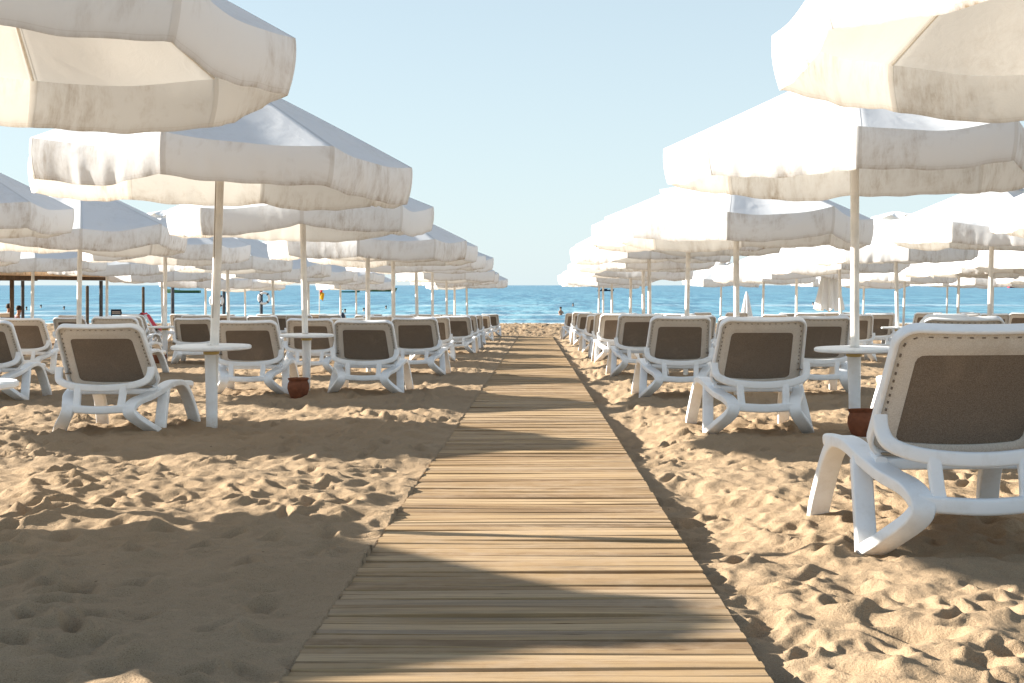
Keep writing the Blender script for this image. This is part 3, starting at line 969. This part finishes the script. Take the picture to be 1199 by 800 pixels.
# ------------------------------------------------------------------ clay pots used as ashtrays
def pot_proto():
    m = MB()
    m.lathe([(.0, -.02), (.072, -.02), (.085, .0), (.112, .06), (.126, .115), (.120, .165), (.104, .195), (.118, .215), (.122, .225), (.112, .230), (.098, .205), (.108, .165), (.112, .11), (.09, .05), (.0, .04)], 32)
    return m.build('clay_pot', M['clay'])
P0 = pot_proto(); fp = True
for (x, y, s_, tl, lab) in ((-2.74, 14.75, 1.0, 0, 'brown clay pot on the sand before the second left table pole'), (2.62, 10.25, 1.0, .12, 'reddish clay pot half hidden behind the nearest right lounger'),
                            (-7.12, 24.2, 1.1, 0, 'small clay pot under the table crowded among the left loungers'), (-11.55, 28.9, 1.1, 0, 'distant clay pot at the pole near the two seated people')):
    o = P0 if fp else P0.copy()
    if not fp: COL.objects.link(o)
    fp = False
    o.location = (x, y, base_z(x, y) - .01); o.scale = (s_,)*3; o.rotation_euler = (tl, 0, random.uniform(0, 6))
    tag(o, lab, 'pot', 'clay ash pots by the poles')

# ------------------------------------------------------------------ closed parasols
def closed_parasol(x, y, label, s_=1.0, hang=1.05):
    root = empty('closed_parasol', (x, y, base_z(x, y)))
    m = MB(); m.tube((0, 0, -.4), (0, 0, 2.6*s_), .033, .03, 12); m.build('pole', M['pole'], root)
    m = MB(); v = []; f = []
    n, K = 64, 14
    for i in range(K+1):
        t = i/K
        for k in range(n):
            a = 2*PI*k/n
            r0 = (.05 + .29*t**.8)*s_
            fold = 1 + (.10 + .16*t)*math.cos(8*a + .5*math.sin(3*t)) + .05*math.sin(19*a + 4*t)*t
            v.append((r0*fold*math.cos(a), r0*fold*math.sin(a), (2.55 - (2.55-hang)*t)*s_ + .04*t*math.sin(8*a+1)))
    for i in range(K):
        for k in range(n):
            l = (k+1) % n; f.append((i*n+k, i*n+l, (i+1)*n+l, (i+1)*n+k))
    m.add(v, f); m.build('folded_canopy', M['cap'], root, sharp=70)
    tag(root, label, 'parasol', 'closed parasols')
closed_parasol(8.0, 35.0, 'closed white parasol hanging in folds, beyond the right-hand lounger beside the corded pole')
closed_parasol(7.55, 46.0, 'smaller closed parasol among far loungers, right of the third right pole', .66, .75)

# ------------------------------------------------------------------ wooden pergola and posts at the left
root = empty('pergola', (-15.8, 36.0, float(plane_z(36.0))))
def child_pos(m_, name, mat, **k):
    o = m_.build(name, mat, root, **k); return o
oz = root.location.z
for x, y in ((-14.0, 27.6), (-14.0, 34.2), (-14.0, 41.2), (-17.0, 30.0), (-17.0, 36.0), (-17.0, 42.4)):
    m = MB(); zb = float(plane_z(y)) - .4
    m.tube((x+15.8, y-36, zb-oz), (x+15.8, y-36, 1.14-oz), .058 if x > -15 else .056, None, 10)
    m.build('post', M['post'] if y > 41 else M['brownpost'], root)
m = MB()
for x in (-13.9, -17.1): m.box((x+15.8, 35.2-36, 1.20-oz), (.10, 17.2, .11))
m.build('beam', M['brownpost'], root, smooth=False)
m = MB(); v = []
for i in range(28):
    yy = 26.8 + 16.8*i/27
    m.box((-15.6+15.8, yy-36, 1.30-oz + random.uniform(-.01, .01)), (4.6, .50, .06))
m.build('roof', M['thatch'], root, smooth=False)
m = MB()
m.box((-13.35+15.8, 35.2-36, 1.375-oz), (.06, 17.0, .24)); m.build('fascia', M['thatch'], root, smooth=False)
tag(root, 'wooden pergola with pale board roof on dark posts at the far left', 'pergola')
for x, y, top, rad, mt, lab in ((-17.0, 48.5, .95, .066, 'brownpost', 'slim brown wooden post rising left of the navy notice board'), (-17.0, 55.4, .9, .066, 'brownpost', 'slim brown wooden post behind the red towel'),
                            (-14.0, 49.3, .98, .075, 'post', 'grey wooden post beside the green boat'), (-14.0, 57.4, .92, .08, 'post', 'grey wooden post behind the pole with the half hidden lifebuoy'),
                            (-14.0, 65.2, .82, .085, 'post', 'grey wooden post carrying the white lifebuoy')):
    zb = float(plane_z(y))
    m = MB(); m.tube((0, 0, -.5), (0, 0, top-zb), rad, rad*.93, 10, 4); m.lathe([(rad*.93, top-zb), (rad*.6, top-zb+.03), (0, top-zb+.035)], 10)
    o = m.build('wooden_post', M[mt]); o.location = (x, y, zb)
    tag(o, lab, 'post', 'dark wooden posts by the water')

def lifebuoy(x, y, z, label):
    root = empty('lifebuoy', (x, y, z))
    n = 36; Rm, rm = .27, .062
    m = MB()
    pts = [(Rm*math.cos(2*PI*k/n), 0, Rm*math.sin(2*PI*k/n)) for k in range(n)]
    m.sweep(pts, [(rm*math.cos(2*PI*k/10), rm*math.sin(2*PI*k/10)) for k in range(10)], side=(0, 1, 0), closed=True)
    m.build('ring', M['white'], root)
    for q in range(4):
        a = PI/4 + q*PI/2
        m = MB()
        seg = [(Rm*math.cos(a+d), 0, Rm*math.sin(a+d)) for d in (-.13, -.06, 0, .06, .13)]
        m.sweep(seg, [(rm*1.06*math.cos(2*PI*k/10), rm*1.06*math.sin(2*PI*k/10)) for k in range(10)], side=(0, 1, 0))
        m.build('band', M['navy'], root)
    tag(root, label, 'lifebuoy', 'lifebuoys on wooden posts')
lifebuoy(-13.82, 65.0, .34, 'white lifebuoy with dark bands hanging in full view on a grey post')
lifebuoy(-14.28, 57.2, .30, 'white lifebuoy mostly hidden behind the nearest left parasol pole')

# ------------------------------------------------------------------ flag, notice board, towel, bag
def at(px, y): return (px-628)*y/1500
y = 60.0; x = at(374, y); zb = float(plane_z(y))
root = empty('beach_flag', (x, y, zb))
m = MB(); m.tube((0, 0, -.4), (0, 0, 1.0-zb+.1), .022, .018, 8); m.build('flagpole', M['pole'], root)
def cloth(z0, z1, mat, nm, wdt):
    m = MB(); v = []; f = []
    for layer in (0, .006):
        for i in range(7):
            for j in range(7):
                u = j/6; t = i/6
                v.append((.02 + wdt*u*(1-.35*t), .05*math.sin(6*u+2*t)+layer, z0 + (z1-z0)*t - .10*u*u))
    for i in range(6):
        for j in range(6):
            a = i*7+j; f.append((a, a+1, a+8, a+7)); f.append((49+a, 49+a+7, 49+a+8, 49+a+1))
    m.add(v, f); m.build(nm, mat, root)
cloth(.98-zb, .70-zb, M['red'], 'red_half', .15)
cloth(.70-zb, .35-zb, M['yellow'], 'yellow_half', .22)
tag(root, 'limp red and yellow lifeguard flag on a thin pole by the water', 'flag')

y = 42.0; x = at(136, y); zb = float(plane_z(y))
root = empty('notice_board', (x, y, zb))
m = MB()
for dx in (-.16, .16): m.box((dx, .03, .4), (.03, .03, 1.2))
m.build('stake', M['post'], root, smooth=False)
m = MB(); m.box((0, 0, 1.09-36.0/35.7-zb-.0+.03), (.34, .022, .19)); bd = m.build('board', M['navy'], root, smooth=False)
m = MB(); rr = random.Random(2)
for ln in range(2):
    xx = -.12
    while xx < .12:
        w_ = rr.uniform(.01, .028); m.box((xx+w_/2, -.013, 1.09-36.0/35.7-zb+.045-.045*ln), (w_, .004, .022)); xx += w_+.009
m.build('lettering', M['white'], bd, smooth=False)
tag(root, 'small navy notice board with pale lettering among the far left loungers', 'sign')

# red towel over a lounger back
y = 38.2; x = at(176, y)
m = MB(); v = []; f = []
pts = [(-.28, 0, .92), (-.18, 0, .97), (-.08, 0, .88), (.04, 0, .70), (.16, 0, .58), (.28, 0, .50), (.36, 0, .47)]
for layer in (0, -.02):
    for i, p in enumerate(pts):
        for j in range(6):
            v.append((p[0] + .02*math.sin(j*2.1), -.25+.5*j/5, p[2] + layer + .015*math.sin(i*1.7+j)))
np_ = len(pts)*6
for i in range(len(pts)-1):
    for j in range(5):
        a = i*6+j; f.append((a, a+1, a+7, a+6)); f.append((np_+a, np_+a+6, np_+a+7, np_+a+1))
m.add(v, f); o = m.build('red_towel', M['red']); o.location = (x, y, float(plane_z(y)))
tag(o, 'crumpled red towel draped over a far lounger before a slim brown post', 'towel')
lounger(x+.05, y-.05, 'far lounger turned sideways under the red towel', -1.45)

# blue bag hanging at a far pole
y = 46.3; x = at(401, y); z = 1 - 37.5*y/1500
m = MB(); m.lathe([(0, -.14), (.075, -.14), (.095, -.06), (.09, .06), (.06, .13), (.02, .17), (0, .17)], 14)
m.sweep(catmull([(-.03, 0, .15), (-.03, 0, .24), (.0, 0, .29), (.03, 0, .24), (.03, 0, .15)], 4), rrect(.012, .012, .004, 2), side=(0, 1, 0))
o = m.build('cloth_bag', M['navy']); o.location = (x, y, z)
tag(o, 'navy blue cloth bag hanging on a far parasol pole left of centre', 'bag')

# ------------------------------------------------------------------ people
def skin_body(name, nodes, edges, mat, parent=None, sub=2):
    me = bpy.data.meshes.new(name)
    me.from_pydata([n[:3] for n in nodes], edges, [])
    o = bpy.data.objects.new(name, me); COL.objects.link(o)
    sk = o.modifiers.new('skin', 'SKIN')
    if not me.skin_vertices: 
        bpy.context.view_layer.objects.active = o
    for i, n in enumerate(nodes):
        d = me.skin_vertices[0].data[i]
        d.radius = (n[3], n[3] if len(n) < 5 else n[4])
        d.use_root = (i == 0)
    ss = o.modifiers.new('sub', 'SUBSURF'); ss.levels = ss.render_levels = sub
    me.materials.append(mat)
    if parent is not None: o.parent = parent
    return o

def seated_person(x, y, z, rz, label, top, bottom, lean=.1, s_=1.0):
    nodes = [(0, 0, .10, .12), (0, lean*.3, .28, .125), (0, lean*.7, .45, .14), (0, lean, .54, .075), (0, lean+.01, .60, .05), (0, lean+.03, .70, .085), (0, lean+.03, .79, .07),
             (-.17, lean*.8, .49, .05), (-.22, lean+.02, .28, .04), (-.16, lean+.24, .16, .032), (-.13, lean+.32, .13, .03),
             (.17, lean*.8, .49, .05), (.22, lean+.02, .28, .04), (.16, lean+.24, .16, .032), (.13, lean+.32, .13, .03),
             (-.10, .08, .08, .085), (-.12, .42, .08, .065), (-.12, .44, -.30, .045), (-.12, .56, -.34, .035),
             (.10, .08, .08, .085), (.12, .42, .08, .065), (.12, .44, -.30, .045), (.12, .56, -.34, .035)]
    edges = [(0,1),(1,2),(2,3),(3,4),(4,5),(5,6),(2,7),(7,8),(8,9),(9,10),(2,11),(11,12),(12,13),(13,14),(0,15),(15,16),(16,17),(17,18),(0,19),(19,20),(20,21),(21,22)]
    b = skin_body('person', nodes, edges, M['skin'])
    b.location = (x, y, z); b.rotation_euler = (0, 0, rz); b.scale = (s_,)*3
    n2 = [(n[0], n[1], n[2], n[3]+.012) for n in nodes[1:3]] + [(-.17, lean*.8, .49, .062), (.17, lean*.8, .49, .062), (0, 0, .13, .135)]
    skin_body('shirt', [n2[4], n2[0], n2[1], n2[2], n2[3]], [(0,1),(1,2),(2,3),(2,4)], top, b)
    skin_body('shorts', [(0, 0, .085, .13), (-.10, .08, .08, .097), (-.115, .28, .08, .085), (.10, .08, .08, .097), (.115, .28, .08, .085)], [(0,1),(1,2),(0,3),(3,4)], bottom, b)
    m = MB(); m.lathe([(.088, -.03), (.093, .03), (.075, .085), (.03, .112), (0, .115)], 16, (0, lean+.012, .735))
    m.build('hair', M['hair'], b)
    tag(b, label, 'person')
zl = float(plane_z(38.2))
lounger(-15.62, 37.6, 'far left lounger on which two people sit beside a pergola post', -.02)
seated_person(at(7.5, 38.1), 38.1, zl+.40, -1.2, 'person in a rose top and black shorts sitting by a pergola post', M['pinkcloth'], M['blackcloth'], .06, 1.0)
seated_person(at(14.5, 38.9), 38.9, zl+.36, -1.0, 'dark-haired person in violet sitting right of the pergola post', M['violet'], M['violet'], .18, .96)

def swimmer(px, py, label, up=.25, s_=1.0):
    Y = 2.6*1500/(py-334); x = at(px, Y)
    nodes = [(0, 0, -.45, .15), (0, 0, -.1, .16), (0, 0, .08, .07), (0, 0, .16, .07), (0, .01, .26, .10), (0, .01, .33, .075), (-.2, 0, -.06, .06), (-.3, -.1, -.25, .045), (.2, 0, -.06, .06), (.3, -.1, -.25, .045)]
    b = skin_body('person', nodes, [(0,1),(1,2),(2,3),(3,4),(4,5),(1,6),(6,7),(1,8),(8,9)], M['skin'])
    b.location = (x, Y, SEA + up); b.scale = (s_,)*3; b.rotation_euler = (0, 0, random.uniform(0, 6))
    m = MB(); m.lathe([(.105, -.02), (.108, .04), (.085, .1), (.03, .125), (0, .128)], 14, (0, .0, .25))
    m.build('hair', M['hair'], b)
    tag(b, label, 'swimmer', 'swimmers in the shallow sea')
swimmer(656.5, 369.0, 'swimmer standing chest deep in the sea right of the boardwalk end', .35)
swimmer(671, 358.6, 'swimmer low in the water beyond the standing one right of the boardwalk', .0)
for k, (px, py) in enumerate(((31, 363), (75, 362.5), (48, 360.5), (452, 361.5), (404, 366), (426, 364.5), (952, 357))):
    lab = ['dark head of a swimmer between the two left pergola posts', 'dark head of a swimmer right of the far left table pole', 'faint head of a swimmer right of the thin white pole at far left',
           'dark head of a swimmer left of the fourth left pole', 'dark head of a swimmer above the navy bag', 'dark head of a swimmer left of the third left pole', 'dark head of a swimmer left of the closed white parasol'][k]
    swimmer(px, py, lab, -.02)

# ------------------------------------------------------------------ boats at anchor
def boat(px, py, length, hull, label, rz=0.0, cabin=True, cab=None):
    Y = 2.6*1500/(py-334); x = at(px, Y)
    root = empty('moored_boat', (x, Y, SEA))
    root.rotation_euler = (0, 0, rz)
    l = length; b = l*.15; hgt = l*.075
    m = MB(); v = []; f = []; n = 14
    prof = [(0, -.3), (.55, -.2), (.9, .3), (1.0, 1.0), (.9, 1.0), (.84, .75)]
    full = [(a, c) for a, c in prof] + [(-a, c) for a, c in reversed(prof)]
    for i in range(n+1):
        t = i/n; wd = b*(math.sin(PI*min(1, .18 + t*.62))**.6 if t < .55 else max(.03, (1-((t-.55)/.45)**2.2))); wd = max(wd, .02)
        sh = hgt*(1 + .55*(2*t-.9)**2*(t > .45))
        for a, c in full: v.append((-l/2 + l*t + (.05*l*c if t > .9 else 0), a*wd, c*sh))
    k_ = len(full)
    for i in range(n):
        for k in range(k_):
            q = (k+1) % k_; f.append((i*k_+k, (i+1)*k_+k, (i+1)*k_+q, i*k_+q))
    f.append(tuple(range(k_))); f.append(tuple(n*k_+k for k in reversed(range(k_))))
    m.add(v, f); m.build('hull', M[hull], root)
    m = MB(); m.box((-.03*l, 0, hgt*.78), (l*.82, b*1.3, hgt*.06)); m.build('deck', M['white'], root, smooth=False)
    if cabin:
        m = MB(); m.box((-.08*l, 0, hgt*1.35), (l*.38, b*1.15, hgt*1.15)); m.box((-.10*l, 0, hgt*1.97), (l*.46, b*1.3, hgt*.1))
        c = m.build('cabin', M[cab or 'white'], root, smooth=False)
        m = MB()
        for sd in (-1, 1):
            for q in range(3): m.box((-.20*l + .12*l*q, sd*b*.577, hgt*1.5), (l*.08, b*.02, hgt*.42))
        m.build('window', M['glassdark'], c, smooth=False)
    m = MB(); m.tube((.1*l, 0, hgt), (.1*l, 0, hgt*(3.4 if cabin else 2.0)), l*.006, l*.004, 6); m.build('mast', M['post'], root)
    tag(root, label, 'boat')
boat(1196, 337.2, 26, 'redhull', 'white boat with red waterline far out at the right frame edge', .1)
boat(214, 343.2, 11.5, 'greenhull', 'olive green boat low on the sea right of a grey post', PI, False)
boat(410, 342.6, 6.5, 'tealhull', 'teal green boat low on the sea right of the red and yellow flag', 0, False)
boat(446, 341.6, 12, 'greenhull', 'dark green boat low on the sea left of the fourth left pole', 0, False)
boat(709, 341.0, 7, 'navy', 'small dark boat on the sea between two far right poles', 0, True, 'navy')
for o in list(bpy.data.objects):
    if o.type == 'EMPTY' and o.name.startswith('beach_parasol') and not o.get('label'):
        for c in list(o.children_recursive): bpy.data.objects.remove(c)
        bpy.data.objects.remove(o)
